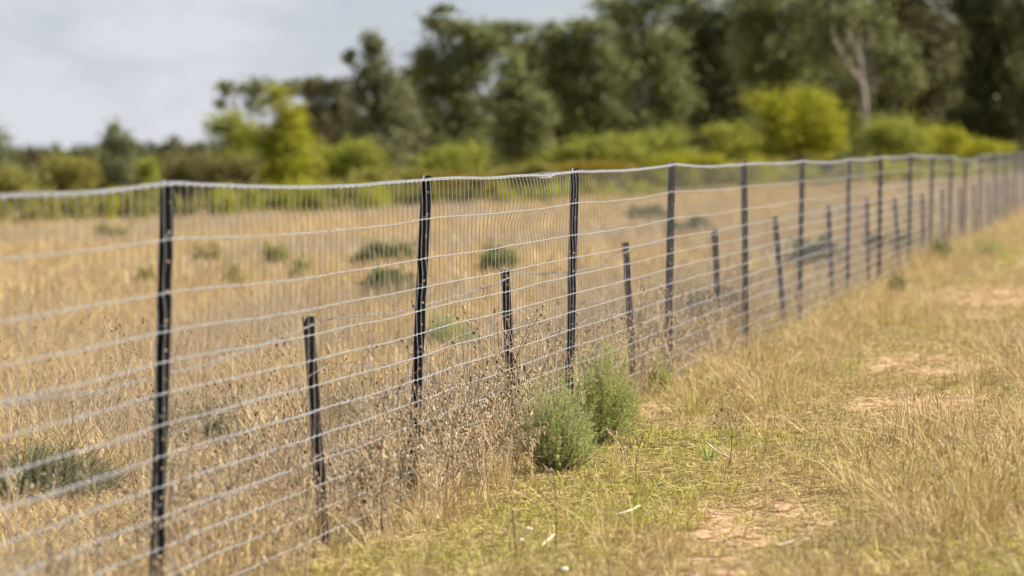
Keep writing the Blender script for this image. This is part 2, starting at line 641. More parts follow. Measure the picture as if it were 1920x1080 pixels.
# ------------------------------------------------------------------ old fence: short rusted posts and slack wire
OLD = [(574, 592, 606), (943, 506, 962), (1168, 454, 1186), (1338, 430, 1350), (1450, 405, 1470), (1552, 385, 1560), (1624, 372, 1627), (1676, 370, 1684),
       (1728, 362, 1731), (1765, 354, 1768), (1797, 350, 1800), (1824, 345, 1826), (1851, 340, 1853), (1872, 336, 1874), (1893, 332, 1894)]
OFF_OLD = -.07
oldY, oldT = [], []
for i, (tx, ty, bx) in enumerate(OLD):
    Z = fence_Z(bx) * 1.02
    Xb = (bx - 960) / F * Z
    g = gz(Xb, Z)
    zt = CAM_Z - (ty - 270) * Z / F
    H = zt - g
    dx = (tx - bx) * Z / F * .9
    e = bpy.data.objects.new("old_fence_post", None)
    COL.objects.link(e)
    e.location = (Xb, Z, g)
    e.rotation_euler = (float(R.normal(0, .02)), math.atan2(dx, H), 0)
    oldY.append(Z)
    oldT.append((Xb + dx, Z, zt))
    fa, fb = star_meshes(H + .2, True)
    yaw = math.radians(float(R.normal(0, 12)))
    for nm, me, a in (("holed_flange", fa, -30), ("flange", fb, 90), ("flange", fb, 215)):
        link(nm, me, e, (0, 0, -.2), (0, 0, math.radians(a) + yaw))
    link("wire_tie", TIE, e, (0, 0, H - .03))
    lab = "short rusty brown post at the left, nearest of the old posts" if i == 0 else f"short rusty brown post of the old fence, {ORD[i]} from the left"
    tag(e, lab, "fence post", "short old posts between the tall ones")

old = bpy.data.objects.new("old_wire_netting", None)
COL.objects.link(old)
tag(old, "slack old wire netting with bent rusty stays behind the newer mesh", "old netting")
oY = np.array([13.0] + oldY + [125.0])
oX = np.array([fence_x(13.) - .07] + [p[0] for p in oldT] + [fence_x(125.) - .07])
oT = np.array([oldT[0][2]] + [p[2] for p in oldT] + [oldT[-1][2]])
old_strands = []
for k, d in enumerate([.015, .21, .36, .55, .72]):
    ys = np.arange(13.0, 118, .12)
    i = np.searchsorted(oY, ys).clip(1, len(oY) - 1)
    t = ((ys - oY[i - 1]) / (oY[i] - oY[i - 1])).clip(0, 1)
    sg = (.02 + .07 * _hash(i, i * 0 + k, 8)) * (1 if k else .8)
    z = np.interp(ys, oY, oT) - d - sg * 4 * t * (1 - t) * (.6 + .8 * noise(ys * .8, ys * 0 + k * 3, 9)) + .012 * (noise(ys * 2.2, ys * 0 + k, 10) - .5)
    gmin = ground_z(fence_x(ys), ys) + .04
    z = np.maximum(z, gmin)
    x = np.interp(ys, oY, fence_x(oY) + OFF_OLD) + .025 + .03 * (noise(ys * 1.3, ys * 0 + k * 7, 12) - .5)
    P = np.stack([x, ys, z], 1)
    old_strands.append(P)
    if k == 0:                                              # two slack twisted strands
        ph = ys / .2 * 6.28
        for s in (0, 3.14):
            Q = P.copy()
            Q[:, 2] += .006 * np.sin(ph + s)
            V, f = tube(Q, .0026, 3)
            link("top_strand", mesh("top_strand", V, f, M_OLDWIRE), old)
    else:
        V, f = tube(P, .0021, 3)
        link("strand", mesh("strand", V, f, M_OLDWIRE), old)
for y in np.arange(17.5, 46, .23):
    k0 = 1 if R.random() < .35 else 2
    if R.random() < .22:
        continue
    a, b = old_strands[k0], old_strands[4]
    pa = np.array([np.interp(y, a[:, 1], a[:, j]) for j in range(3)])
    yb = y + R.normal(0, .10)
    pb = np.array([np.interp(yb, b[:, 1], b[:, j]) for j in range(3)])
    n = 9
    t = np.linspace(0, 1, n)[:, None]
    P = pa + (pb - pa) * t
    amp = R.uniform(.004, .028)
    wob = np.cumsum(R.normal(0, 1, n)) * amp * .5
    wob -= np.linspace(wob[0], wob[-1], n)
    P[:, 0] += wob
    P[:, 1] += np.cumsum(R.normal(0, .02, n))
    if R.random() < .3:                                      # a curled free end
        an = np.linspace(0, 5.2, 8)[:, None]
        c = P[0] + np.array([0, 0, .012])
        loop = c + np.concatenate([.011 * np.sin(an), .02 * an / 5, .011 * (1 - np.cos(an)) - .012], 1)
        P = np.concatenate([loop[::-1], P[1:]])
    V, f = tube(P, .0017, 3)
    link("bent_stay", mesh("bent_stay", V, f, M_OLDSTAY), old)


# ------------------------------------------------------------------ scattering of grass and weeds
def scatter(name, X, Y, idx, scl, rotz, tilt, attrs, protos, label):
    """one object that instances `protos` on points"""
    pc = bpy.data.collections.new(name + "_kinds")
    for i, me in enumerate(protos):
        o = bpy.data.objects.new(f"{name}_kind_{i:02d}", me)
        pc.objects.link(o)
    n = len(X)
    V = np.stack([X, Y, ground_z(X, Y) - .004 - .015 * bare(X, Y)], 1)
    me = bpy.data.meshes.new(name)
    me.vertices.add(n)
    me.vertices.foreach_set("co", V.astype(np.float32).ravel())
    a = me.attributes.new("idx", 'INT', 'POINT')
    a.data.foreach_set("value", np.asarray(idx, np.int32))
    a = me.attributes.new("rot", 'FLOAT_VECTOR', 'POINT')
    a.data.foreach_set("vector", np.stack([tilt[0], tilt[1], rotz], 1).astype(np.float32).ravel())
    a = me.attributes.new("scl", 'FLOAT_VECTOR', 'POINT')
    a.data.foreach_set("vector", np.asarray(scl, np.float32).ravel())
    for k, v in attrs.items():
        a = me.attributes.new(k, 'FLOAT', 'POINT')
        a.data.foreach_set("value", np.asarray(v, np.float32))
    o = link(name, me)
    tag(o, label, kind='stuff')
    ng = bpy.data.node_groups.new(name + "_scatter", 'GeometryNodeTree')
    ng.interface.new_socket("Geometry", in_out='INPUT', socket_type='NodeSocketGeometry')
    ng.interface.new_socket("Geometry", in_out='OUTPUT', socket_type='NodeSocketGeometry')
    nn, nl = ng.nodes, ng.links
    gi, go = nn.new("NodeGroupInput"), nn.new("NodeGroupOutput")
    ip = nn.new("GeometryNodeInstanceOnPoints")
    ci = nn.new("GeometryNodeCollectionInfo")
    ci.inputs['Collection'].default_value = pc
    ci.inputs['Separate Children'].default_value = True
    ci.inputs['Reset Children'].default_value = True
    ip.inputs['Pick Instance'].default_value = True

    def na(nm, t):
        q = nn.new("GeometryNodeInputNamedAttribute")
        q.data_type = t
        q.inputs['Name'].default_value = nm
        return q.outputs['Attribute']
    nl.new(gi.outputs[0], ip.inputs['Points'])
    nl.new(ci.outputs[0], ip.inputs['Instance'])
    nl.new(na("idx", 'INT'), ip.inputs['Instance Index'])
    nl.new(na("rot", 'FLOAT_VECTOR'), ip.inputs['Rotation'])
    nl.new(na("scl", 'FLOAT_VECTOR'), ip.inputs['Scale'])
    nl.new(ip.outputs[0], go.inputs[0])
    md = o.modifiers.new("scatter", 'NODES')
    md.node_group = ng
    return o


def blades(rg, n, h, spread, lean, width, seed_head=0.0, curve=.35):
    """n curved blades of mean height h: V, faces, bl"""
    hh = h * rg.uniform(.45, 1.15, n)
    an = rg.uniform(0, 2 * math.pi, n)
    r0 = spread * np.sqrt(rg.random(n))
    bx, by = r0 * np.cos(an), r0 * np.sin(an)
    la = an + rg.normal(0, .9, n)
    le = np.abs(rg.normal(0, lean, n))
    cu = curve * rg.uniform(.2, 1.5, n)
    fa = rg.uniform(0, math.pi, n)
    w = width * rg.uniform(.6, 1.7, n)
    t = np.array([0, .38, .74, 1.0])
    wt = np.array([.8, 1.0, .65, .06])
    out = le[:, None] * t + cu[:, None] * t ** 2.2
    hx = out * hh[:, None]
    z = hh[:, None] * t * (1 - .35 * np.clip(out, 0, 1.4) * t)
    cx = bx[:, None] + np.cos(la)[:, None] * hx
    cy = by[:, None] + np.sin(la)[:, None] * hx
    ox, oy = np.cos(fa)[:, None] * w[:, None] * wt / 2, np.sin(fa)[:, None] * w[:, None] * wt / 2
    L = np.stack([cx - ox, cy - oy, z], -1)
    Q = np.stack([cx + ox, cy + oy, z], -1)
    V = np.stack([L, Q], 2).reshape(-1, 3)              # n*4*2
    b = np.arange(n)[:, None] * 8 + np.arange(3)[None] * 2
    f = np.stack([b, b + 1, b + 3, b + 2], -1).reshape(-1, 4)
    bl = np.repeat(rg.random(n), 8)
    return V, [f], bl


def grass_protos(seed, kinds, mat, nm):
    rg = np.random.default_rng(seed)
    out = []
    for (n, h, spread, lean, width, heads, curve) in kinds:
        b = Buf()
        V, f, bl = blades(rg, n, h, spread, lean, width, curve=curve)
        b.add(V, f, bl=bl)
        if heads:                                         # seed heads: slim spindles at the tips of some stems
            tips = V.reshape(-1, 4, 2, 3)[:, 3].mean(1)
            prev = V.reshape(-1, 4, 2, 3)[:, 2].mean(1)
            pick = rg.permutation(n)[:int(n * heads)]
            for p in pick:
                d = tips[p] - prev[p]
                d /= np.linalg.norm(d) + 1e-9
                L = rg.uniform(.02, .05)
                P = np.stack([tips[p] - d * L * .3, tips[p] + d * L * .35, tips[p] + d * L])
                Vt, ft = tube(P, [.0008, .0026, .0006], 3, False)
                b.add(Vt, ft, bl=rg.random())
        out.append(b.mesh(nm, mat))
    return out


def in_view(X, Y, m=1.6):
    half = 960 / F * Y + np.minimum(m + .0 * Y, 1.0 + .05 * Y)
    return np.abs(X) < half


def sample(y0, y1, dens, p=1.0, m=1.6):
    """random points in the view wedge, density dens at Y=30 falling as (30/Y)**p"""
    n = 40
    ed = np.linspace(y0, y1, n + 1)
    XS, YS = [], []
    for a, b in zip(ed[:-1], ed[1:]):
        yc = (a + b) / 2
        half = 960 / F * b + min(m, 1.0 + .05 * b)
        k = R.poisson(dens * (30 / yc) ** p * 2 * half * (b - a))
        XS.append(R.uniform(-half, half, k))
        YS.append(R.uniform(a, b, k))
    return np.concatenate(XS), np.concatenate(YS)


def put_grass(name, X, Y, protos, hs, tint, grey, label, tl=.10):
    n = len(X)
    wd = R.uniform(.85, 1.25, n)
    scatter(name, X, Y, R.integers(0, len(protos), n), np.stack([wd, wd, hs], 1), R.uniform(0, 6.283, n),
            (R.normal(0, tl, n), R.normal(0, tl, n)), {'tint': tint, 'grey': grey}, protos, label)


BEHIND = [(50, 948, .92, .34), (400, 840, .46, .30), (655, 800, .30, .28), (840, 655, .62, .40)]


def low_in_front(X, Y):
    m = np.ones(len(X))
    for px, py, w, h in BEHIND:
        bx, by = ground_pt(px, py)
        m[(np.abs(X - bx * Y / by) < w * .62) & (Y < by + .3) & (Y > by - 7)] = .34
    return m


# --- tall golden grass of the paddock beyond the fence
FK = [(26, .46, .07, .16, .0042, .3, .25), (22, .52, .06, .22, .0038, .4, .3), (30, .38, .09, .28, .0045, .1, .4), (18, .58, .05, .14, .0036, .5, .2),
      (34, .30, .10, .35, .0050, .0, .45), (24, .44, .08, .2, .0042, .2, .5)]
P_FIELD = grass_protos(3, FK, M_FIELD, "field_tuft")
X, Y = sample(15, 62, 42, 1.1)
L = X - fence_x(Y)
k = (L < -.12) & (R.random(len(X)) < np.clip(1.25 - bare(X, Y) * 1.6, 0, 1))
k &= R.random(len(X)) < np.clip(.35 + 1.1 * fbm(X * 1.4, Y * .5, 77), .3, 1)
k &= ~((L > -.55) & (Y < 34) & (R.random(len(X)) < .25))
X, Y = X[k], Y[k]
pn = fbm(X * .9, Y * .3, 41)
put_grass("field_grass", X, Y, P_FIELD, (.46 + .75 * fbm(X * .6, Y * .22, 43)) * R.uniform(.75, 1.15, len(X)) * np.where(Y < 24, .8, 1.0) * low_in_front(X, Y),
          np.clip((fbm(X * .7, Y * .25, 44) - .62) * 3, 0, .7), np.clip((pn - .36) * 4, 0, 1), "tall golden dry grass covering the paddock beyond the fence")
FK2 = [(22, .42, .16, .22, .010, 0, .3), (26, .36, .2, .3, .012, 0, .35), (20, .50, .13, .18, .010, .0, .25)]
P_FIELD2 = grass_protos(4, FK2, M_FIELD, "far_field_tuft")
X, Y = sample(60, 300, 20, 1.25, 4)
L = X - fence_x(Y)
k = (L < -.15)
X, Y = X[k], Y[k]
far_w = np.clip((Y - 50) / 90, 0, 1)
put_grass("far_field_grass", X, Y, P_FIELD2, (.30 + .95 * fbm(X * .35, Y * .06, 43)) * R.uniform(.75, 1.2, len(X)),
          np.clip((fbm(X * .35, Y * .09, 44) - .66) * 3, 0, .6), np.clip((fbm(X * .25, Y * .05, 46) - .38) * 3.2, 0, 1), "pale dry grass of the far paddock up to the scrub")

# --- short grass of the verge on the camera's side
VK = [(22, .034, .045, .6, .0036, 0, .5), (26, .026, .06, .8, .0038, 0, .6), (18, .052, .035, .4, .0032, .0, .35), (28, .020, .07, 1., .0040, 0, .7)]
P_SHORT = grass_protos(5, VK, M_VERGE, "short_tuft")
X, Y = sample(15, 120, 260, 1.4)
L = X - fence_x(Y)
br = bare(X, Y)
k = (L > -.25) & (R.random(len(X)) < np.clip(1.08 - 1.2 * br, .10, 1)) & (R.random(len(X)) < .55 + .6 * fbm(X * 2.5, Y * .8, 81))
X, Y, L = X[k], Y[k], L[k]
grn = np.clip((fbm(X * 1.7, Y * .5, 82) - .41) * 2.8, 0, 1) * np.where((L < 1.4), 1.0, .75)
bx1, by1 = ground_pt(1150, 900)
grn = np.clip(grn + .65 * np.exp(-((X - bx1) / .8) ** 2 - ((Y - by1) / 4.) ** 2), 0, .95)
put_grass("verge_grass", X, Y, P_SHORT, R.uniform(.6, 1.3, len(X)) * (.8 + .5 * fbm(X * 1.2, Y * .4, 83)), grn, np.clip((fbm(X * 2, Y * .7, 84) - .4) * 2, 0, .9),
          "short yellow green grass and straw of the verge beside the fence")

# --- taller straw on the verge
TK = [(26, .26, .045, .20, .0025, .35, .16), (30, .18, .06, .32, .0026, .2, .25), (18, .34, .04, .19, .0023, .5, .14), (32, .12, .07, .45, .0027, .05, .35), (4, .55, .03, .45, .0032, .8, .7)]
P_TALL = grass_protos(6, TK, M_STRAW, "straw_tuft")
X, Y = sample(15, 125, 95, 1.1)
L = X - fence_x(Y)
br = bare(X, Y)
right = np.clip((L - 1.85) / .25, 0, 1) * (Y < 60)
fence_side = np.where(Y > 33, np.clip((1.25 - L) / .5, 0, 1) * np.clip((L + .1) / .5 + np.clip((Y - 46) / 12, 0, 1), .12, 1), np.clip((.35 - L) / .25, 0, 1) * .5)
farv = np.clip((Y - 42) / 10, 0, 1) * .55
corner = 1 - .85 * np.clip((22.4 - Y) / 1.0, 0, 1)
dens = np.maximum.reduce([right * .62, fence_side * .85, farv * .8]) * (1 - br) ** 2 * corner
tuftn = np.clip((fbm(X * 2.4, Y * .9, 91) - .42) * 5.5, .02, 1)
spr = (R.random(len(X)) < .025)
k = (L > -.2) & ((R.random(len(X)) < dens * tuftn) | (spr & (br < .4)))
X, Y, L = X[k], Y[k], L[k]
hh = (.26 + 1.10 * fbm(X * 1.5, Y * .6, 92)) * R.uniform(.7, 1.2, len(X))
put_grass("straw_grass", X, Y, P_TALL, hh, np.clip((fbm(X * 1.3, Y * .5, 93) - .56) * 1.8 + np.where(L > 1.8, .06, 0), 0, .75), np.clip((fbm(X * 1.5, Y * .6, 94) - .42) * 2, 0, .8),
          "taller straw coloured grass in clumps along the fence and track")

# --- straw litter lying on the soil
rgl = np.random.default_rng(12)
P_LIT = []
for _ in range(3):
    b = Buf()
    for _ in range(14):
        a, L_ = rgl.uniform(0, 6.28), rgl.uniform(.03, .12)
        c = np.array([rgl.normal(0, .1), rgl.normal(0, .1), rgl.uniform(.004, .02)])
        d = np.array([math.cos(a), math.sin(a), rgl.normal(0, .15)]) * L_ / 2
        Vt, ft = tube(np.stack([c - d, c, c + d]), [.0008, .0016, .0008], 3, False)
        b.add(Vt, ft, bl=rgl.random())
    P_LIT.append(b.mesh("straw_litter", M_VERGE))
X, Y = sample(15, 70, 40, 1.1)
k = (X - fence_x(Y) > -.4)
X, Y = X[k], Y[k]
put_grass("straw_litter", X, Y, P_LIT, R.uniform(.8, 1.5, len(X)), np.zeros(len(X)), R.uniform(0, .6, len(X)), "loose broken straw lying on the soil of the verge", .04)


# ------------------------------------------------------------------ dry thistle weeds
def weed(seed, h, nb=7, heads=3, dark=.5, bushy=1.0):
    """a dead thistle: stem, branches, curled leaves; returns (stem Buf, leaf Buf, head Buf)"""
    rg = np.random.default_rng(seed)
    st, lf, hd = Buf(), Buf(), Buf()
    c_st = np.array([.35, .27, .165]) * (1.25 - dark * .95)
    c_hd = .75 * np.array([[.50, .36, .20], [.34, .22, .12], [.22, .13, .075], [.62, .50, .34]])

    def branch(p0, d, L, r, depth):
        n = 6
        t = np.linspace(0, 1, n)[:, None]
        side = rg.normal(0, .14, 3) * L
        P = p0 + d * L * t + side * t * (1 - t) * 1.5 + np.array([0, 0, .12 * L]) * t ** 2 * (1 if depth else 0)
        V, f = tube(P, np.linspace(r, r * .55, n), 3, False)
        st.add(V, f, col=np.tile(c_st * rg.uniform(.8, 1.5), (len(V), 1)))
        for q in range(int(5 * bushy * L / .2) + 1):            # curled dead leaves
            u = rg.uniform(.1, .95)
            b = P[0] + (P[-1] - P[0]) * u
            a = rg.uniform(0, 6.28)
            o = np.array([math.cos(a), math.sin(a), rg.uniform(-.6, .5)])
            o /= np.linalg.norm(o)
            LL = rg.uniform(.012, .042)
            s = np.cross(o, [0, 0, 1]) * rg.uniform(.0007, .0022)
            tip = b + o * LL + np.array([0, 0, -LL * rg.uniform(0, .6)])
            mid = b + o * LL * .55 + np.array([0, 0, .2 * LL])
            lf.add(np.stack([b, mid - s, tip, mid + s]), [np.array([[0, 1, 2, 3]])], col=np.tile(np.array([.50, .39, .255]) * rg.uniform(.45, 1.35), (4, 1)))
        if depth < 2:
            for q in range(nb if depth == 0 else rg.integers(1, 3)):
                u = rg.uniform(.35, 1.0) if depth == 0 else rg.uniform(.4, 1)
                b = P[min(n - 1, int(u * (n - 1)))]
                a = rg.uniform(0, 6.28)
                e = rg.uniform(.5, 1.25)
                dd = np.array([math.cos(a) * math.cos(e), math.sin(a) * math.cos(e), math.sin(e)])
                branch(b, dd, L * rg.uniform(.22, .42), r * .6, depth + 1)
        if depth:
            head(P[-1], P[-1] - P[-2])
        elif rg.random() < .9:
            head(P[-1], P[-1] - P[-2])

    def head(p, d):
        r = rg.uniform(.0028, .0062)
        c = c_hd[rg.integers(0, 4)] * rg.uniform(.8, 1.15)
        k = 6
        rings = [(-1.0, .25), (-.45, .95), (.35, 1.0), (.9, .55)]
        V = []
        for z, q in rings:
            for j in range(k):
                a = j * 2 * math.pi / k
                V.append([p[0] + r * q * math.cos(a), p[1] + r * q * math.sin(a), p[2] + r * z * 1.25])
        V.append([p[0], p[1], p[2] + r * 1.2])
        fq = [[i * k + j, i * k + (j + 1) % k, (i + 1) * k + (j + 1) % k, (i + 1) * k + j] for i in range(3) for j in range(k)]
        ft = [[18 + j, 18 + (j + 1) % k, 24] for j in range(k)]
        hd.add(np.array(V), [np.array(fq), np.array(ft)], col=np.tile(c, (len(V), 1)))
        for j in range(8):                                    # spiny bracts
            o = rg.normal(0, 1, 3)
            o[2] = abs(o[2]) * .6
            o /= np.linalg.norm(o)
            s = np.cross(o, [.3, .2, 1]) * .0012
            hd.add(np.stack([p + o * r * .7 - s, p + o * r * .7 + s, p + o * r * 2.3]), [np.array([[0, 1, 2]])], col=np.tile(c * 1.15, (3, 1)))
    d0 = np.array([rg.normal(0, .10), rg.normal(0, .10), 1.0])
    branch(np.zeros(3), d0 / np.linalg.norm(d0), h, .0031, 0)
    return st, lf, hd


def weed_joined(seed, h, nb, dark, bushy):
    st, lf, hd = weed(seed, h, nb, 3, dark, bushy)
    b = Buf()
    for q in (st, lf, hd):
        if q.n:
            V = np.concatenate(q.V)
            b.V.append(V)
            for f in q.F:
                b.F.append(f + b.n)
            b.A.setdefault('col', []).extend(q.A['col'])
            b.n += q.n
    return b.mesh("weed", M_WEED)


P_WEED = [weed_joined(100 + i, h, nb, dk, bu) for i, (h, nb, dk, bu) in enumerate(
    [(.38, 8, .1, .8), (.32, 9, .4, 1.1), (.44, 8, .2, .6), (.28, 10, .0, 1.3), (.36, 9, .7, .8), (.40, 7, .0, .6), (.24, 9, .1, 1.3), (.58, 7, .5, .5), (.54, 6, .1, .4)])]
# the thicket along the fence: dense from the left edge to the green bushes, thinning towards the track
X, Y = sample(16, 48, 110, .6)
L = X - fence_x(Y)
core = np.exp(-((L - .05) / .30) ** 2) * np.clip((30.2 - Y) / 2.5, 0, 1) * np.clip((Y - 22.2) / 2.2, .04, 1) * .40
for bpx, bq in ((1052, 888), (1132, 838)):
    bx_, by_ = ground_pt(bpx, bq)
    core *= ~((X > bx_ - .15 - .02 * (by_ - Y)) & (Y < by_ + .35) & (Y > by_ - 7) & (X < bx_ + .6))
core = np.maximum(core, np.exp(-((L + .35) / .55) ** 2) * .10 * np.clip((34 - Y) / 4, 0, 1) * (Y > 20))
core = np.maximum(core, np.exp(-((L + .05) / .25) ** 2) * .16 * (Y > 29))
core = np.maximum(core, (L < -.3) * .012)
core *= np.clip(.35 + 1.2 * fbm(X * 2.2, Y * .8, 95), 0, 1.1)
k = R.random(len(X)) < core
X, Y, L = X[k], Y[k], L[k]
sc_ = R.uniform(.65, 1.25, len(X)) * np.clip(1.05 - .55 * np.clip(L - .15, 0, .8), .5, 1.1)
scatter("dry_weeds", X, Y, R.integers(0, len(P_WEED), len(X)), np.stack([sc_, sc_, sc_], 1), R.uniform(0, 6.283, len(X)),
        (R.normal(0, .10, len(X)), R.normal(0, .10, len(X))), {'tint': np.zeros(len(X))}, P_WEED, "thicket of dead brown thistles tangled along the foot of the fence")

# weeds that stand out singly
SINGLE = [((690, 990), .86, 8, .5, 1.3, "tall dead thistle with seed heads between the nearest short post and second tall post"),
          ((470, 965), .62, 8, .4, 1.6, "bushy dead thistle left of the nearest short rusty post, behind the mesh"),
          ((482, 950), .74, 3, .3, .7, "thin bundle of pale upright stalks left of the nearest short post"),
          ((335, 985), .70, 7, .3, 1.2, "dead thistle with forked tip just right of the nearest tall post"),
          ((262, 1000), .66, 6, .7, .9, "dark dry thistle just left of the nearest tall black post"),
          ((95, 990), .58, 6, .8, .8, "dark dry weed with drooping head near the left edge of the picture"),
          ((970, 1050), .31, 3, 1.0, .5, "single dark dead stem standing left of centre in the foreground"),
          ((1042, 1040), .33, 3, 1.0, .5, "single dark dead stem rising below the green bushes, right of its twin"),
          ((1195, 905), .22, 4, .8, .5, "small dark dry weed on the short grass just right of the green bushes"),
          ((1180, 880), .20, 3, .8, .5, "slender dry weed closest to the right side of the rear green bush"),
          ((1365, 880), .26, 8, .9, .6, "dark branched dry weed beside the green tuft on the verge"),
          ((1352, 840), .26, 6, .8, .6, "dark seed headed weed behind the green tuft on the verge"),
          ((1770, 985), .42, 5, .2, .6, "reddish brown dry weed in the tall grass at lower right"),
          ((1440, 1010), .30, 6, .3, .6, "russet dry weed clump beside the bare soil of the track"),
          ((1000, 905), .44, 9, .6, 3.2, "dark brown dead thistle leaning against the front green bush"),
          ((972, 900), .42, 9, .7, 3.2, "dark tangled thistle at the foot of the second short post"),
          ((1020, 893), .40, 8, .4, 2.5, "pale seed headed thistle growing up in front of the front green bush")]
for i, ((px, py), h, nb, dk, bu, lab) in enumerate(SINGLE):
    x, y = ground_pt(px, py)
    e = bpy.data.objects.new("dry_thistle", None)
    COL.objects.link(e)
    e.location = (x, y, gz(x, y) - .01)
    st, lf, hd = weed(300 + i, h, nb, 3, dk, bu)
    stem_o = link("stem", st.mesh("stem", M_WEED), e)
    if lf.n:
        link("leaves", lf.mesh("leaves", M_WEED), stem_o)
    if hd.n:
        link("seed_heads", hd.mesh("seed_heads", M_WEED), stem_o)
    tag(e, lab, "thistle", "dry thistles standing out singly")


# ------------------------------------------------------------------ feathery green bushes at the fence
def feather_bush(name, px, py, w, h, mat, label, seed, lean=0.0, n=400):
    rg = np.random.default_rng(seed)
    x, y = ground_pt(px, py)
    e = bpy.data.objects.new(name, None)
    COL.objects.link(e)
    e.location = (x, y, gz(x, y) - .01)
    stem, leaf = Buf(), Buf()
    # rounded body: stems fan out from the base, each carrying side sprigs of fine needles
    for i in range(n):
        a = rg.uniform(0, 6.283)
        u = rg.random() ** .5
        lump = .72 + .5 * float(noise(a * 1.3 + seed * 3.1, u * 2.5, seed))
        topz = h * (1 - .42 * u ** 2.4) * rg.uniform(.66, 1.10) * lump
        rad = w / 2 * u * rg.uniform(.75, 1.18) * (.6 + .45 * lump)
        tip = np.array([math.cos(a) * rad + lean * topz, math.sin(a) * rad, topz * rg.uniform(.35 if u > .7 else .6, 1.0)])
        base = np.array([rg.normal(0, .02), rg.normal(0, .02), 0])
        t = np.linspace(0, 1, 7)[:, None]
        P = base + (tip - base) * t + np.array([math.cos(a), math.sin(a), 0]) * (rad * .35) * (t * (1 - t)) + rg.normal(0, .006, (7, 3)) * t
        P[:, 2] = np.maximum(P[:, 2], .0)
        V, f = tube(P, np.linspace(.0017, .0005, 7), 3, False)
        stem.add(V, f, bl=rg.random())
        dead = rg.random() < .07
        if dead:
            continue
        m = 58
        uu = rg.uniform(.35, 1.0, m)
        pos = np.stack([np.interp(uu, t[:, 0], P[:, j]) for j in range(3)], 1)
        d = rg.normal(0, 1, (m, 3))
        d[:, 2] = np.abs(d[:, 2]) * .7 + .35
        d += np.array([math.cos(a), math.sin(a), 0]) * .5
        d /= np.linalg.norm(d, axis=1)[:, None]
        LL = rg.uniform(.010, .030, m)[:, None]
        s = np.cross(d, rg.normal(0, 1, (m, 3)))
        s = s / (np.linalg.norm(s, axis=1)[:, None] + 1e-9) * rg.uniform(.0009, .0019, m)[:, None]
        V = np.stack([pos - s, pos + s, pos + d * LL], 1).reshape(-1, 3)
        leaf.add(V, [np.arange(3 * m).reshape(m, 3)], bl=np.repeat(rg.random(m), 3))
    link("stems", stem.mesh("stems", M_TWIG), e)
    link("foliage", leaf.mesh("foliage", mat), e)
    return tag(e, label, "bush", "feathery green bushes along the fence")


M_BUSH1 = foliage_mat("grey_green_needles", (.30, .355, .115), (.60, .64, .27), .48)
M_BUSH2 = foliage_mat("yellow_green_needles", (.26, .32, .075), (.54, .58, .19), .47)
M_BUSHD = foliage_mat("dark_green_needles", (.09, .12, .045), (.22, .26, .10), .35)
feather_bush("green_bush", 1046, 892, .47, .60, M_BUSH1, "rounded grey green feathery bush in focus at the foot of the fence, in front", 11)
feather_bush("green_bush", 1122, 842, .44, .62, M_BUSH2, "taller yellow green feathery bush just behind and right of the front one", 12, .05)
feather_bush("green_bush", 1232, 745, .22, .28, M_BUSH2, "small dull green bush behind the mesh right of the third short post", 13, 0, 220)
feather_bush("green_bush", 1110, 745, .30, .32, M_BUSHD, "dark green bush hidden behind the foot of the third tall post", 14, 0, 240)
for q, (lab, sd_, n_, mt) in enumerate((("dense dark green bush at the left edge behind the mesh", 15, 1150, M_BUSHD), ("grey green bush behind the mesh right of the nearest tall post", 16, 520, M_BUSHD),
                                        ("small dark green bush behind the mesh right of the nearest short post", 17, 220, M_BUSHD),
                                        ("blurred soft green bush in the paddock between second tall and second short posts", 18, 360, M_BUSH1))):
    feather_bush("green_bush", *BEHIND[q], mt, lab, sd_, 0, n_)
rgt = np.random.default_rng(19)
Vt_, ft_, bl_ = blades(rgt, 60, .13, .025, .3, .0035, curve=.4)
tx_, ty_ = ground_pt(1330, 868)
tag(link("green_tuft", mesh("green_tuft", Vt_, ft_, M_BUSH2, {'bl': bl_}), None, (tx_, ty_, gz(tx_, ty_) - .005)), "tiny green grassy tuft alone on the short verge grass", "grass tuft")
feather_bush("green_bush", 1682, 548, .20, .26, M_BUSHD, "small dark green bush at the fence foot near the eighth short post", 20, 0, 160)
feather_bush("green_bush", 1848, 480, .42, .34, M_BUSH2, "bright green bush on the verge near the right edge", 21, 0, 220)
feather_bush("green_bush", 1762, 492, .34, .40, M_BUSHD, "olive bush on the verge left of the bright green one near the right edge", 22, 0, 200)


# ------------------------------------------------------------------ leafy shrubs and trees
def leaf_cloud(rg, C, r, n, size, flat=.7, clump=.50, nclump=14):
    """n leaf quads clustered inside the ellipsoid C, r (3 radii)"""
    m = max(3, nclump)
    d = rg.normal(0, 1, (m, 3))
    d /= np.linalg.norm(d, axis=1)[:, None]
    cc = C + d * r * (rg.random(m) ** .40)[:, None] * .86
    w = rg.integers(0, m, n)
    cs = clump * rg.uniform(.6, 1.3, m)
    pos = cc[w] + rg.normal(0, 1, (n, 3)) * (cs[w][:, None] * r) * np.array([1, 1, flat]) * .62
    a = rg.normal(0, 1, (n, 3))
    a[:, 2] -= .5
    a /= np.linalg.norm(a, axis=1)[:, None]
    b = np.cross(a, rg.normal(0, 1, (n, 3)))
    b /= np.linalg.norm(b, axis=1)[:, None] + 1e-9
    s = size * rg.uniform(.6, 1.4, n)[:, None]
    V = np.stack([pos - a * s * .5, pos + b * s * .26, pos + a * s * .5, pos - b * s * .26], 1).reshape(-1, 3)
    bl = np.repeat(np.clip(rg.random(n) * .7 + .3 * rg.random(m)[w], 0, 1), 4)
    return V, np.arange(4 * n).reshape(n, 4), bl


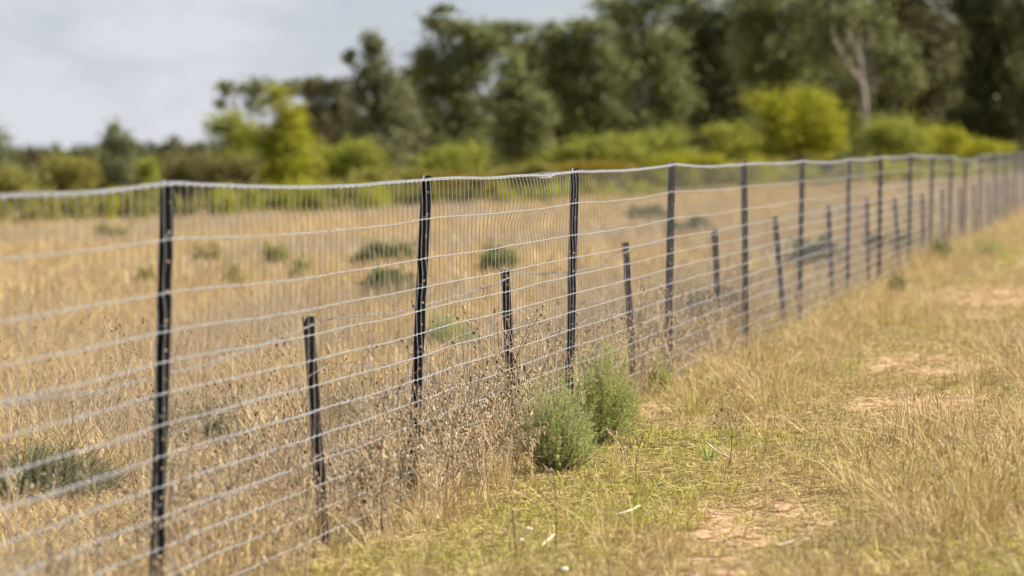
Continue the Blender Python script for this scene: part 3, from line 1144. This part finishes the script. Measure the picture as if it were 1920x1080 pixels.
FOL = {
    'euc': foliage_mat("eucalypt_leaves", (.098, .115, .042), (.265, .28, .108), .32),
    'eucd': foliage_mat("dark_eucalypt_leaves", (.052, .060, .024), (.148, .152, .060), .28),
    'eucb': foliage_mat("bronze_eucalypt_leaves", (.082, .080, .038), (.19, .172, .080), .25),
    'olive': foliage_mat("olive_leaves", (.19, .18, .035), (.38, .345, .09), .42),
    'yel': foliage_mat("yellow_green_leaves", (.235, .245, .016), (.47, .455, .048), .44),
    'grn': foliage_mat("green_leaves", (.18, .205, .028), (.40, .41, .075), .42),
    'gry': foliage_mat("grey_green_leaves", (.115, .130, .060), (.28, .285, .145), .32),
    'pad': foliage_mat("paddock_bush_leaves", (.11, .125, .035), (.25, .26, .08), .35),
    'orn': foliage_mat("rusty_leaves", (.23, .17, .025), (.38, .28, .05), .4),
    'dull': foliage_mat("dull_scrub_leaves", (.13, .115, .04), (.27, .23, .08), .35),
}


def plant(name, label, cat, Z, base, lobes, fol, seed, size=.17, dens=1.0, bark=M_BARKD, trunk_r=None, group=None, fat=1.0, nclump=14):
    """lobes: list of (x, y, rx, ry) in photo pixels, turned into ellipsoids of real size at distance Z"""
    rg = np.random.default_rng(seed)
    k = Z / F
    X0 = (base - 960) * k
    g = gz(X0, Z)
    e = bpy.data.objects.new(name, None)
    COL.objects.link(e)
    e.location = (X0, Z, g)
    crown, wood = Buf(), Buf()
    tops = []
    for (lx, ly, rx, ry) in lobes:
        c = np.array([(lx - base) * k, rg.normal(0, .35) * rx * k, CAM_Z - (ly - 270) * k - g])
        rx, ry = rx * fat, ry * fat
        r = np.array([rx * k, .5 * (rx + ry) * k * rg.uniform(.8, 1.1), ry * k])
        n = int(dens * 40 * (r[0] * r[2]) / (size * size) + 40)
        V, f, bl = leaf_cloud(rg, c, r, n, size, nclump=nclump)
        lowz = V[:, 2] < .05
        V[lowz, 2] = .05 + .1 * rg.random(lowz.sum())
        crown.add(V, [f], bl=bl)
        tops.append((c, r))
    hmax = max(c[2] + r[2] for c, r in tops)
    tr = trunk_r or max(.03, hmax * .022)
    tc_ = np.mean([c for c, r in tops], axis=0)
    if cat == 'tree':
        fork = np.array([tc_[0] * .5, tc_[1] * .5, max(.12 * hmax, min(tc_[2] * .65, hmax * .45))])
        n = 8
        t = np.linspace(0, 1, n)[:, None]
        P = fork * t + rg.normal(0, .012 * hmax, (n, 3)) * t * np.array([1, 1, .2])
        P[0] = (0, 0, -.2)
        V, f = tube(P, np.linspace(tr * 1.25, tr * .75, n), 7)
        wood.add(V, f)
        fork = P[-1]
    else:
        fork = np.zeros(3)
    for c, r in tops:
        for q in range(3 if cat == 'tree' else 2):
            d = rg.normal(0, 1, 3)
            d[2] = abs(d[2]) * .7
            end = c + d / np.linalg.norm(d) * r * (.25 if q == 0 else .75)
            n = 7
            t = np.linspace(0, 1, n)[:, None]
            st = fork if q == 0 else fork + (c - fork) * rg.uniform(.2, .7)
            P = st + (end - st) * t + rg.normal(0, .03, (n, 3)) * np.linalg.norm(end - st) * np.sin(t * 3.14)
            V, f = tube(P, np.linspace(tr * (.6 if q == 0 else .35), tr * .10, n), 5)
            wood.add(V, f)
    link("trunk" if cat == 'tree' else "stems", wood.mesh("trunk", bark, True), e)
    link("crown" if cat == 'tree' else "foliage", crown.mesh("crown", FOL[fol]), e)
    return tag(e, label, cat, group)


TB = "trees behind the paddock"
SB = "shrubs along the far paddock edge"
# yellow and olive shrubs along the far edge of the paddock, left to right
SHRUBS = [
    ("small_tree", "dark green tree cut by the left edge of the picture", 'tree', 215, -12, [(-10, 285, 28, 40), (-5, 330, 34, 30)], 'gry'),
    ("shrub", "olive shrub at the left edge, beside the fence's top wire", 'shrub', 205, 35, [(30, 345, 40, 32), (5, 365, 40, 22)], 'olive'),
    ("shrub", "rounded olive yellow shrub left of the pointed grey green tree", 'shrub', 208, 125, [(105, 335, 32, 40), (145, 335, 36, 40), (125, 370, 60, 22)], 'olive'),
    ("small_tree", "pointed grey green young tree with a double top at the left", 'tree', 212, 220, [(214, 262, 16, 32), (238, 275, 16, 28), (222, 305, 34, 32), (210, 345, 40, 36), (240, 350, 34, 34)], 'gry'),
    ("shrub", "bright little yellow green shrub right of the pointed grey green tree", 'shrub', 203, 280, [(275, 320, 22, 28), (280, 355, 30, 26)], 'grn'),
    ("shrub", "dull brownish shrub showing just right of the nearest tall post's top", 'shrub', 206, 340, [(320, 320, 30, 36), (355, 330, 34, 36), (335, 365, 55, 22)], 'dull'),
    ("shrub", "tawny olive shrub below the round dark green tree", 'shrub', 202, 425, [(405, 325, 36, 40), (450, 330, 34, 36), (425, 370, 58, 24)], 'dull'),
    ("small_tree", "round dark green tree in front of the pale airy gum", 'tree', 225, 440, [(432, 248, 38, 36), (455, 265, 36, 30), (440, 300, 48, 34)], 'grn'),
    ("small_tree", "tall bright yellow green tree left of the grey conical tree", 'tree', 206, 530, [(518, 188, 22, 24), (545, 225, 30, 30), (520, 262, 44, 32), (555, 275, 34, 34), (540, 318, 48, 36), (490, 330, 36, 34), (540, 355, 55, 22)], 'yel'),
    ("shrub", "wide yellow green shrub right of the tall bright yellow tree", 'shrub', 214, 650, [(625, 295, 36, 30), (670, 290, 40, 30), (650, 325, 62, 24), (700, 330, 34, 22)], 'grn'),
    ("shrub", "olive yellow shrub below the trunk of the grey conical tree", 'shrub', 204, 735, [(715, 340, 38, 26), (760, 342, 40, 24)], 'olive'),
    ("shrub", "pale yellow shrub at the foot of the big spreading gum", 'shrub', 212, 850, [(820, 305, 40, 28), (870, 295, 46, 30), (850, 330, 66, 22)], 'grn'),
    ("shrub", "low rusty orange shrub in front of the pale yellow one", 'shrub', 198, 865, [(845, 338, 36, 14), (890, 335, 32, 15)], 'orn'),
    ("shrub", "olive shrub at the foot of the slender olive tree", 'shrub', 200, 985, [(955, 328, 36, 18), (1010, 325, 38, 20)], 'olive'),
    ("shrub", "broad bright yellow green shrub behind the third tall post", 'shrub', 216, 1110, [(1060, 290, 40, 28), (1115, 280, 50, 30), (1165, 290, 44, 28), (1100, 312, 80, 18)], 'grn'),
    ("shrub", "low rust tinted shrub behind the third tall post's top", 'shrub', 204, 1110, [(1070, 318, 36, 13), (1135, 316, 46, 13)], 'orn'),
    ("shrub", "yellow green shrub left of the fourth tall post", 'shrub', 222, 1230, [(1200, 278, 36, 30), (1245, 275, 44, 32), (1225, 302, 64, 18)], 'grn'),
    ("shrub", "low yellow shrub between the fourth and fifth tall posts", 'shrub', 212, 1290, [(1270, 304, 44, 16), (1325, 303, 40, 14)], 'yel'),
    ("shrub", "rich green rounded shrub left of the bright yellow tree", 'shrub', 240, 1375, [(1355, 262, 32, 30), (1395, 260, 32, 28), (1375, 285, 50, 18)], 'grn'),
    ("small_tree", "bright yellow rounded tree standing before the dark forest", 'tree', 232, 1500, [(1452, 195, 40, 32), (1515, 198, 46, 34), (1545, 225, 42, 34), (1475, 240, 46, 34), (1560, 262, 38, 28), (1505, 270, 60, 30), (1440, 285, 30, 18)], 'yel'),
    ("shrub", "rounded olive green shrub right of the bright yellow tree", 'shrub', 250, 1675, [(1655, 255, 40, 34), (1690, 255, 40, 36), (1670, 282, 60, 16)], 'grn'),
    ("shrub", "yellow topped rounded shrub behind the ninth tall post", 'shrub', 256, 1765, [(1755, 262, 38, 28), (1790, 266, 32, 24)], 'yel'),
    ("shrub", "low yellow shrub farthest right under the dark forest", 'shrub', 262, 1840, [(1825, 275, 34, 18), (1870, 280, 34, 12)], 'yel'),
]
for i, (nm, lab, cat, Z, base, lobes, fol) in enumerate(SHRUBS):
    plant(nm, lab, cat, Z, base, lobes, fol, 500 + i, .13, 1.25, M_BARKD, None, SB if cat == 'shrub' else "small bright trees at the paddock edge", 1.14, 18)

TREES = [
    ("airy pale gum with sky showing through its crown, left of the yellow tree", 300, 470, [(425, 168, 24, 20), (418, 192, 20, 12), (465, 165, 30, 22), (500, 160, 34, 18), (475, 195, 30, 20), (545, 165, 26, 18)], 'euc', M_BARKP, .5),
    ("bronze leafed gum right of the tall bright yellow tree", 310, 600, [(570, 165, 34, 20), (610, 180, 40, 30), (640, 165, 34, 22), (590, 225, 46, 36), (640, 235, 40, 40)], 'eucb', M_BARKP, .8),
    ("grey conical tree with a pointed crown left of the big spreading gum", 262, 715, [(700, 92, 22, 30), (708, 130, 34, 34), (690, 165, 34, 30), (735, 175, 40, 36), (700, 220, 48, 40), (745, 240, 42, 40), (715, 285, 50, 36), (655, 105, 14, 12)], 'gry', M_BARKD, 1.0),
    ("big spreading gum with a windblown top tuft, left of centre", 300, 870, [(832, 18, 22, 9), (808, 42, 16, 12), (850, 60, 40, 28), (900, 75, 46, 36), (815, 110, 40, 36), (870, 130, 56, 44), (940, 65, 40, 30), (965, 50, 24, 16), (820, 180, 46, 44), (890, 200, 56, 46), (840, 245, 56, 34)], 'euc', M_BARKP, 1.0),
    ("slender olive tree in front of the gums at the centre", 258, 970, [(960, 115, 26, 28), (965, 155, 38, 34), (945, 195, 38, 34), (995, 205, 42, 40), (960, 250, 48, 36), (1000, 265, 42, 34), (975, 300, 44, 22)], 'euc', M_BARKD, .9),
    ("full crowned green gum right of the slender olive tree", 305, 1085, [(1060, 70, 44, 34), (1115, 75, 46, 36), (1040, 120, 40, 38), (1095, 140, 56, 46), (1150, 130, 40, 40), (1070, 200, 56, 46), (1130, 215, 50, 44)], 'euc', M_BARKD, 1.1),
    ("tall gum with a pale forked trunk and broken crown, right of centre", 312, 1215, [(1150, 20, 40, 22), (1200, 30, 46, 36), (1240, -10, 46, 36), (1190, 95, 44, 40), (1240, 90, 46, 44), (1215, 160, 56, 46), (1260, 190, 44, 44), (1180, 215, 44, 40)], 'euc', M_BARKP, .95),
    ("dense dark gum behind the fifth tall post", 318, 1330, [(1290, 50, 46, 40), (1340, 70, 50, 44), (1385, 30, 44, 36), (1310, 130, 52, 46), (1370, 140, 50, 46), (1330, 210, 60, 50), (1390, 205, 46, 44), (1300, -30, 50, 40)], 'eucd', M_BARKD, 1.0),
    ("olive topped gum above the bright yellow tree's left side", 308, 1440, [(1420, 40, 50, 40), (1475, 20, 48, 40), (1440, 110, 52, 46), (1490, 110, 46, 44), (1460, 180, 50, 40), (1430, -40, 60, 44)], 'euc', M_BARKD, 1.0),
    ("gum with two bare white limbs behind the bright yellow tree", 296, 1630, [(1560, 20, 50, 40), (1620, 40, 50, 36), (1540, 90, 40, 40), (1660, 90, 44, 44), (1590, -40, 60, 44), (1700, 150, 40, 44)], 'euc', M_BARKP, .75),
    ("dark gum with hanging brownish foliage right of the white limbed one", 304, 1730, [(1690, 30, 52, 48), (1750, 50, 50, 46), (1710, 120, 50, 50), (1760, 140, 46, 50), (1730, 210, 48, 40), (1720, -50, 70, 50)], 'eucb', M_BARKD, 1.0),
    ("very dark spreading gum at the right edge of the forest", 290, 1860, [(1820, 30, 54, 46), (1880, 60, 60, 56), (1830, 120, 52, 50), (1900, 150, 60, 60), (1850, 200, 56, 50), (1920, 240, 60, 40), (1850, -40, 90, 50), (1800, 230, 40, 34)], 'eucd', M_BARKD, 1.2),
    ("dark gum mostly beyond the right edge of the picture", 285, 1985, [(1960, 40, 70, 70), (2000, 120, 70, 70), (1970, 200, 60, 50), (2010, -30, 80, 60)], 'eucd', M_BARKD, 1.2),
    ("leafy gum behind the white limbed tree's left", 340, 1540, [(1520, 150, 60, 60), (1570, 190, 60, 60), (1540, 70, 60, 50), (1510, 230, 60, 40)], 'eucd', M_BARKD, 1.2),
    ("bare trunked gum behind the dark hanging one", 345, 1680, [(1640, 190, 56, 56), (1690, 230, 60, 44), (1660, 120, 56, 50), (1760, 230, 50, 44)], 'eucd', M_BARKP, 1.0),
    ("background gum between the green gum and the tall forked one", 350, 1150, [(1120, 180, 60, 60), (1180, 200, 60, 60), (1150, 250, 80, 36)], 'eucd', M_BARKD, 1.2),
    ("background gum between the conical tree and the spreading gum", 350, 785, [(760, 190, 46, 44), (790, 230, 50, 44), (740, 245, 50, 36), (780, 150, 34, 30)], 'eucb', M_BARKD, 1.0),
    ("background gum left of the grey conical tree", 345, 620, [(610, 230, 50, 34), (560, 245, 50, 30), (660, 250, 40, 34)], 'eucb', M_BARKP, .8),
    ("background gum behind the slender olive tree", 352, 1010, [(1000, 110, 50, 46), (1020, 180, 60, 54), (960, 230, 60, 50), (1030, 245, 60, 36)], 'eucd', M_BARKD, 1.1),
    ("thin greyish tree low on the skyline left of the airy gum", 330, 345, [(330, 270, 24, 18), (360, 280, 22, 18), (305, 285, 22, 16)], 'eucb', M_BARKP, .5),
    ("sparse grey tree low on the skyline at far left", 360, 62, [(60, 285, 18, 22), (80, 295, 24, 16)], 'eucb', M_BARKP, .4),
]
for i, (lab, Z, base, lobes, fol, bark, dn_) in enumerate(TREES):
    plant("gum_tree", lab, 'tree', Z, base, lobes, fol, 700 + i, .28, dn_ * 1.2, bark, None, TB, 1.15 if dn_ > .7 else 1.0, 14)

# bare white limbs of one gum, its own thing: a dead forked tree in front of the forest
deadZ = 284
k = deadZ / F
e = bpy.data.objects.new("dead_tree", None)
COL.objects.link(e)
bx_ = (1626 - 960) * k
e.location = (bx_, deadZ, gz(bx_, deadZ))
g0 = e.location.z


def pxz(px, py):
    return np.array([(px - 1626) * k, 0, CAM_Z - (py - 270) * k - g0])


for nm, pts, r0, r1 in (("trunk", [(1626, 330), (1628, 240), (1622, 190), (1616, 150)], .12, .08), ("limb", [(1618, 155), (1600, 135), (1582, 108), (1566, 78), (1560, 50)], .075, .03),
                        ("limb", [(1616, 150), (1614, 115), (1608, 90), (1612, 55)], .07, .03)):
    P = np.array([pxz(*p) for p in pts])
    P[:, 1] += R.normal(0, .1, len(P))
    if nm == "trunk":
        P[0, 2] = -.3
    tt = np.linspace(0, 1, len(P))
    t2 = np.linspace(0, 1, 14)
    P = np.stack([np.interp(t2, tt, P[:, j]) for j in range(3)], 1)
    V, f = tube(P, np.linspace(r0, r1, 14), 8)
    lo = link(nm, mesh(nm, V, f, M_BARKP, None, True), e if nm == 'trunk' else dead_trunk)
    dead_trunk = lo if nm == 'trunk' else dead_trunk
tag(e, "dead tree with two bleached white forked limbs against the dark forest", "tree")

# low bushes standing in the paddock grass
PADDOCK = [
    (722, 500, [(698, 470, 30, 18), (738, 468, 34, 20), (720, 480, 46, 16)], 'grn', "dark rounded low bush in the paddock just left of the second tall post"),
    (732, 545, [(710, 516, 28, 18), (748, 515, 32, 20)], 'grn', "softer green low bush just below the dark one left of the second tall post"),
    (935, 485, [(920, 470, 20, 10), (948, 469, 20, 11)], 'grn', "flat green bush in the paddock behind the top of the second short post"),
    (1215, 412, [(1200, 398, 22, 11), (1230, 396, 20, 12)], 'gry', "small dark bush in the paddock left of the fourth tall post"),
    (1295, 445, [(1275, 424, 26, 13), (1312, 420, 22, 14)], 'gry', "grey green bush in the paddock right of the fourth tall post"),
    (385, 470, [(375, 458, 16, 8), (398, 459, 14, 8)], 'grn', "tiny green bush in the paddock right of the nearest tall post"),
    (515, 468, [(505, 457, 16, 8), (528, 456, 16, 8)], 'gry', "tiny low bush in the paddock midway between the first two tall posts"),
    (272, 508, [(266, 498, 14, 8), (282, 498, 14, 9)], 'grn', "small green bush in the paddock left of the nearest tall post"),
    (215, 436, [(195, 424, 18, 8), (228, 425, 18, 8)], 'olive', "flat olive bush far left in the paddock"),
    (440, 512, [(430, 496, 18, 12), (452, 497, 16, 11)], 'gry', "faint low bush, lowest of the small ones right of the nearest tall post"),
    (560, 500, [(552, 484, 18, 11), (572, 486, 16, 10)], 'gry', "faint green bush in the paddock left of the pair near the second tall post"),
    (1530, 480, [(1510, 465, 30, 13), (1550, 462, 30, 14)], 'gry', "low grey bush behind the mesh between the sixth and seventh tall posts"),
    (1740, 345, [(1715, 328, 40, 12), (1765, 327, 36, 12)], 'gry', "wide dull green bush far back behind the ninth and tenth tall posts"),
    (1660, 470, [(1640, 452, 26, 14), (1680, 448, 24, 14)], 'gry', "grey green bush behind the mesh near the eighth tall post"),
    (1340, 590, [(1320, 562, 28, 16), (1362, 556, 26, 16)], 'gry', "low grey scrub behind the mesh near the fourth short post"),
    (1535, 355, [(1510, 345, 22, 12), (1560, 342, 22, 12)], 'olive', "thin olive bush in the paddock under the bright yellow tree"),
]
for i, (px, py, lobes, fol, lab) in enumerate(PADDOCK):
    top = min(l[1] - l[3] for l in lobes)
    c0 = 270 + F * .0033 - .0446 * (px - 960)
    y = max(F * (1.53 - .52) / (top - c0), 1.12 * fence_Z(px))                  # a bush about half a metre tall
    gy_ = c0 + F * 1.53 / y
    lobes = [(l[0], (l[1] - l[3] + gy_) / 2, l[2] * 1.1, (gy_ - l[1] + l[3]) / 2) for l in lobes] + [(px, (top + 2 * gy_) / 3, 1.3 * lobes[0][2], (gy_ - top) / 3)]
    faint = px in (385, 515, 272, 440, 560, 215)
    plant("paddock_bush", lab, 'shrub', y, px, lobes, 'olive' if faint else ('pad' if fol == 'grn' else fol), 900 + i, .025 + .0005 * y, .55 if faint else 2.6, M_BARKD, .012, "low bushes dotted in the paddock", nclump=20)


# scrub that reads as one mass, and the woods behind
def mass(name, label, rows, fol, seed, size):
    rg = np.random.default_rng(seed)
    b = Buf()
    for (Z, px0, px1, y_lo, y_hi, n, rx) in rows:
        k = Z / F
        for q in range(n):
            px = rg.uniform(px0, px1)
            X = (px - 960) * k
            zz = Z * rg.uniform(.98, 1.04)
            g = gz(X, zz)
            zt = CAM_Z - (rg.uniform(y_hi, y_lo) - 270) * k
            h = max(zt - g, .35)
            r = np.array([rx * k * rg.uniform(.7, 1.3), rx * k, h * .55])
            V, f, bl = leaf_cloud(rg, np.array([X, zz, g + h * .5]), r, int(24 * r[0] * r[2] / size ** 2) + 20, size, nclump=9)
            V[:, 2] = np.maximum(V[:, 2], g + .02)
            b.add(V, [f], bl=bl)
    o = link(name, b.mesh(name, FOL[fol]))
    tag(o, label, kind='stuff')


mass("low_scrub", "low dark olive scrub under the shrubs at the far paddock edge", [(198, -300, 600, 372, 350, 60, 26), (202, 550, 1250, 352, 326, 46, 26), (222, 1200, 1950, 312, 296, 46, 26)], 'olive', 41, .18)
mass("yellow_scrub", "low yellow scrub in front of the shrubs at the far paddock edge", [(194, 200, 1250, 360, 335, 26, 22), (214, 1200, 1900, 310, 296, 22, 22)], 'yel', 42, .13)
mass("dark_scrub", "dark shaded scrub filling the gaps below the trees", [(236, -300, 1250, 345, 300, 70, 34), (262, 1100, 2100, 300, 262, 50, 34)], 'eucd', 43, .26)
mass("background_forest", "dark mass of forest behind the single gums on the right", [(380, 560, 1150, 280, 190, 34, 50), (390, 1080, 2200, 300, 20, 110, 60), (410, 1250, 2250, 100, -60, 60, 70)], 'euc', 44, .44)
mass("distant_woodland", "faint line of distant woodland on the left horizon", [(640, -900, 620, 296, 268, 190, 40), (900, -900, 620, 290, 274, 150, 40)], 'eucd', 45, .8)


# ------------------------------------------------------------------ small things lying on the verge
def stone(px, py, r, label, seed):
    rg = np.random.default_rng(seed)
    x, y = ground_pt(px, py)
    V = []
    rings, k = 5, 8
    for i in range(rings + 1):
        t = math.pi * i / rings
        for j in range(k):
            a = j * 2 * math.pi / k
            q = r * rg.uniform(.72, 1.2)
            V.append([q * math.sin(t) * math.cos(a) * 1.2, q * math.sin(t) * math.sin(a), q * .75 * math.cos(t)])
    q = [[i * k + j, i * k + (j + 1) % k, (i + 1) * k + (j + 1) % k, (i + 1) * k + j] for i in range(rings) for j in range(k)]
    o = link("stone", mesh("stone", np.array(V), [np.array(q)], M_STONE), None, (x, y, gz(x, y) + r * .9))
    tag(o, label, "stone", "pale stones on the verge")


stone(992, 1000, .018, "white pebble below the green bushes, right of the single dark stem", 1)
stone(978, 1022, .015, "pale pebble just below and left of the brightest white one", 2)
stone(1016, 1070, .013, "small white pebble near the bottom edge, left of centre", 3)
stone(1056, 1076, .015, "pale pebble at the bottom edge below the second dark stem", 4)
stone(1232, 915, .012, "small pale pebble on the short grass right of the bushes", 5)


def stalk(pts, r, label, lift=.02):
    P = []
    for px, py, h in pts:
        x, y = ground_pt(px, py)
        P.append([x, y, gz(x, y) + lift + h])
    P = np.array(P)
    c = P.mean(0)
    c[2] = P[:, 2].min()
    tt = np.linspace(0, 1, len(P))
    t2 = np.linspace(0, 1, 12)
    Q = np.stack([np.interp(t2, tt, P[:, j]) for j in range(3)], 1) - c
    V, f = tube(Q, np.linspace(r, r * .55, 12), 6)
    o = link("fallen_stalk", mesh("fallen_stalk", V, f, M_STALK, None, True), None, c)
    tag(o, label, "dry stalk", "bleached stalks fallen on the verge")


stalk([(1455, 1045, .02), (1490, 1042, .035), (1525, 1040, .075)], .0055, "thick white stalk lying by the russet weeds at the bottom right")
stalk([(1880, 985, .02), (1900, 983, .06), (1935, 985, .07)], .006, "forked pale twig at the right edge in the tall grass")
stalk([(1325, 870, .08), (1345, 872, .04), (1375, 875, .01)], .005, "short white straw stalk beside the tiny green tuft")
stalk([(1160, 975, .01), (1185, 972, .02), (1200, 968, .03)], .004, "thin pale straw on the grass left of the bare soil")
stalk([(1015, 1040, .01), (1035, 1032, .03), (1040, 1030, .035)], .004, "pale broken straw beside the second single dark stem")
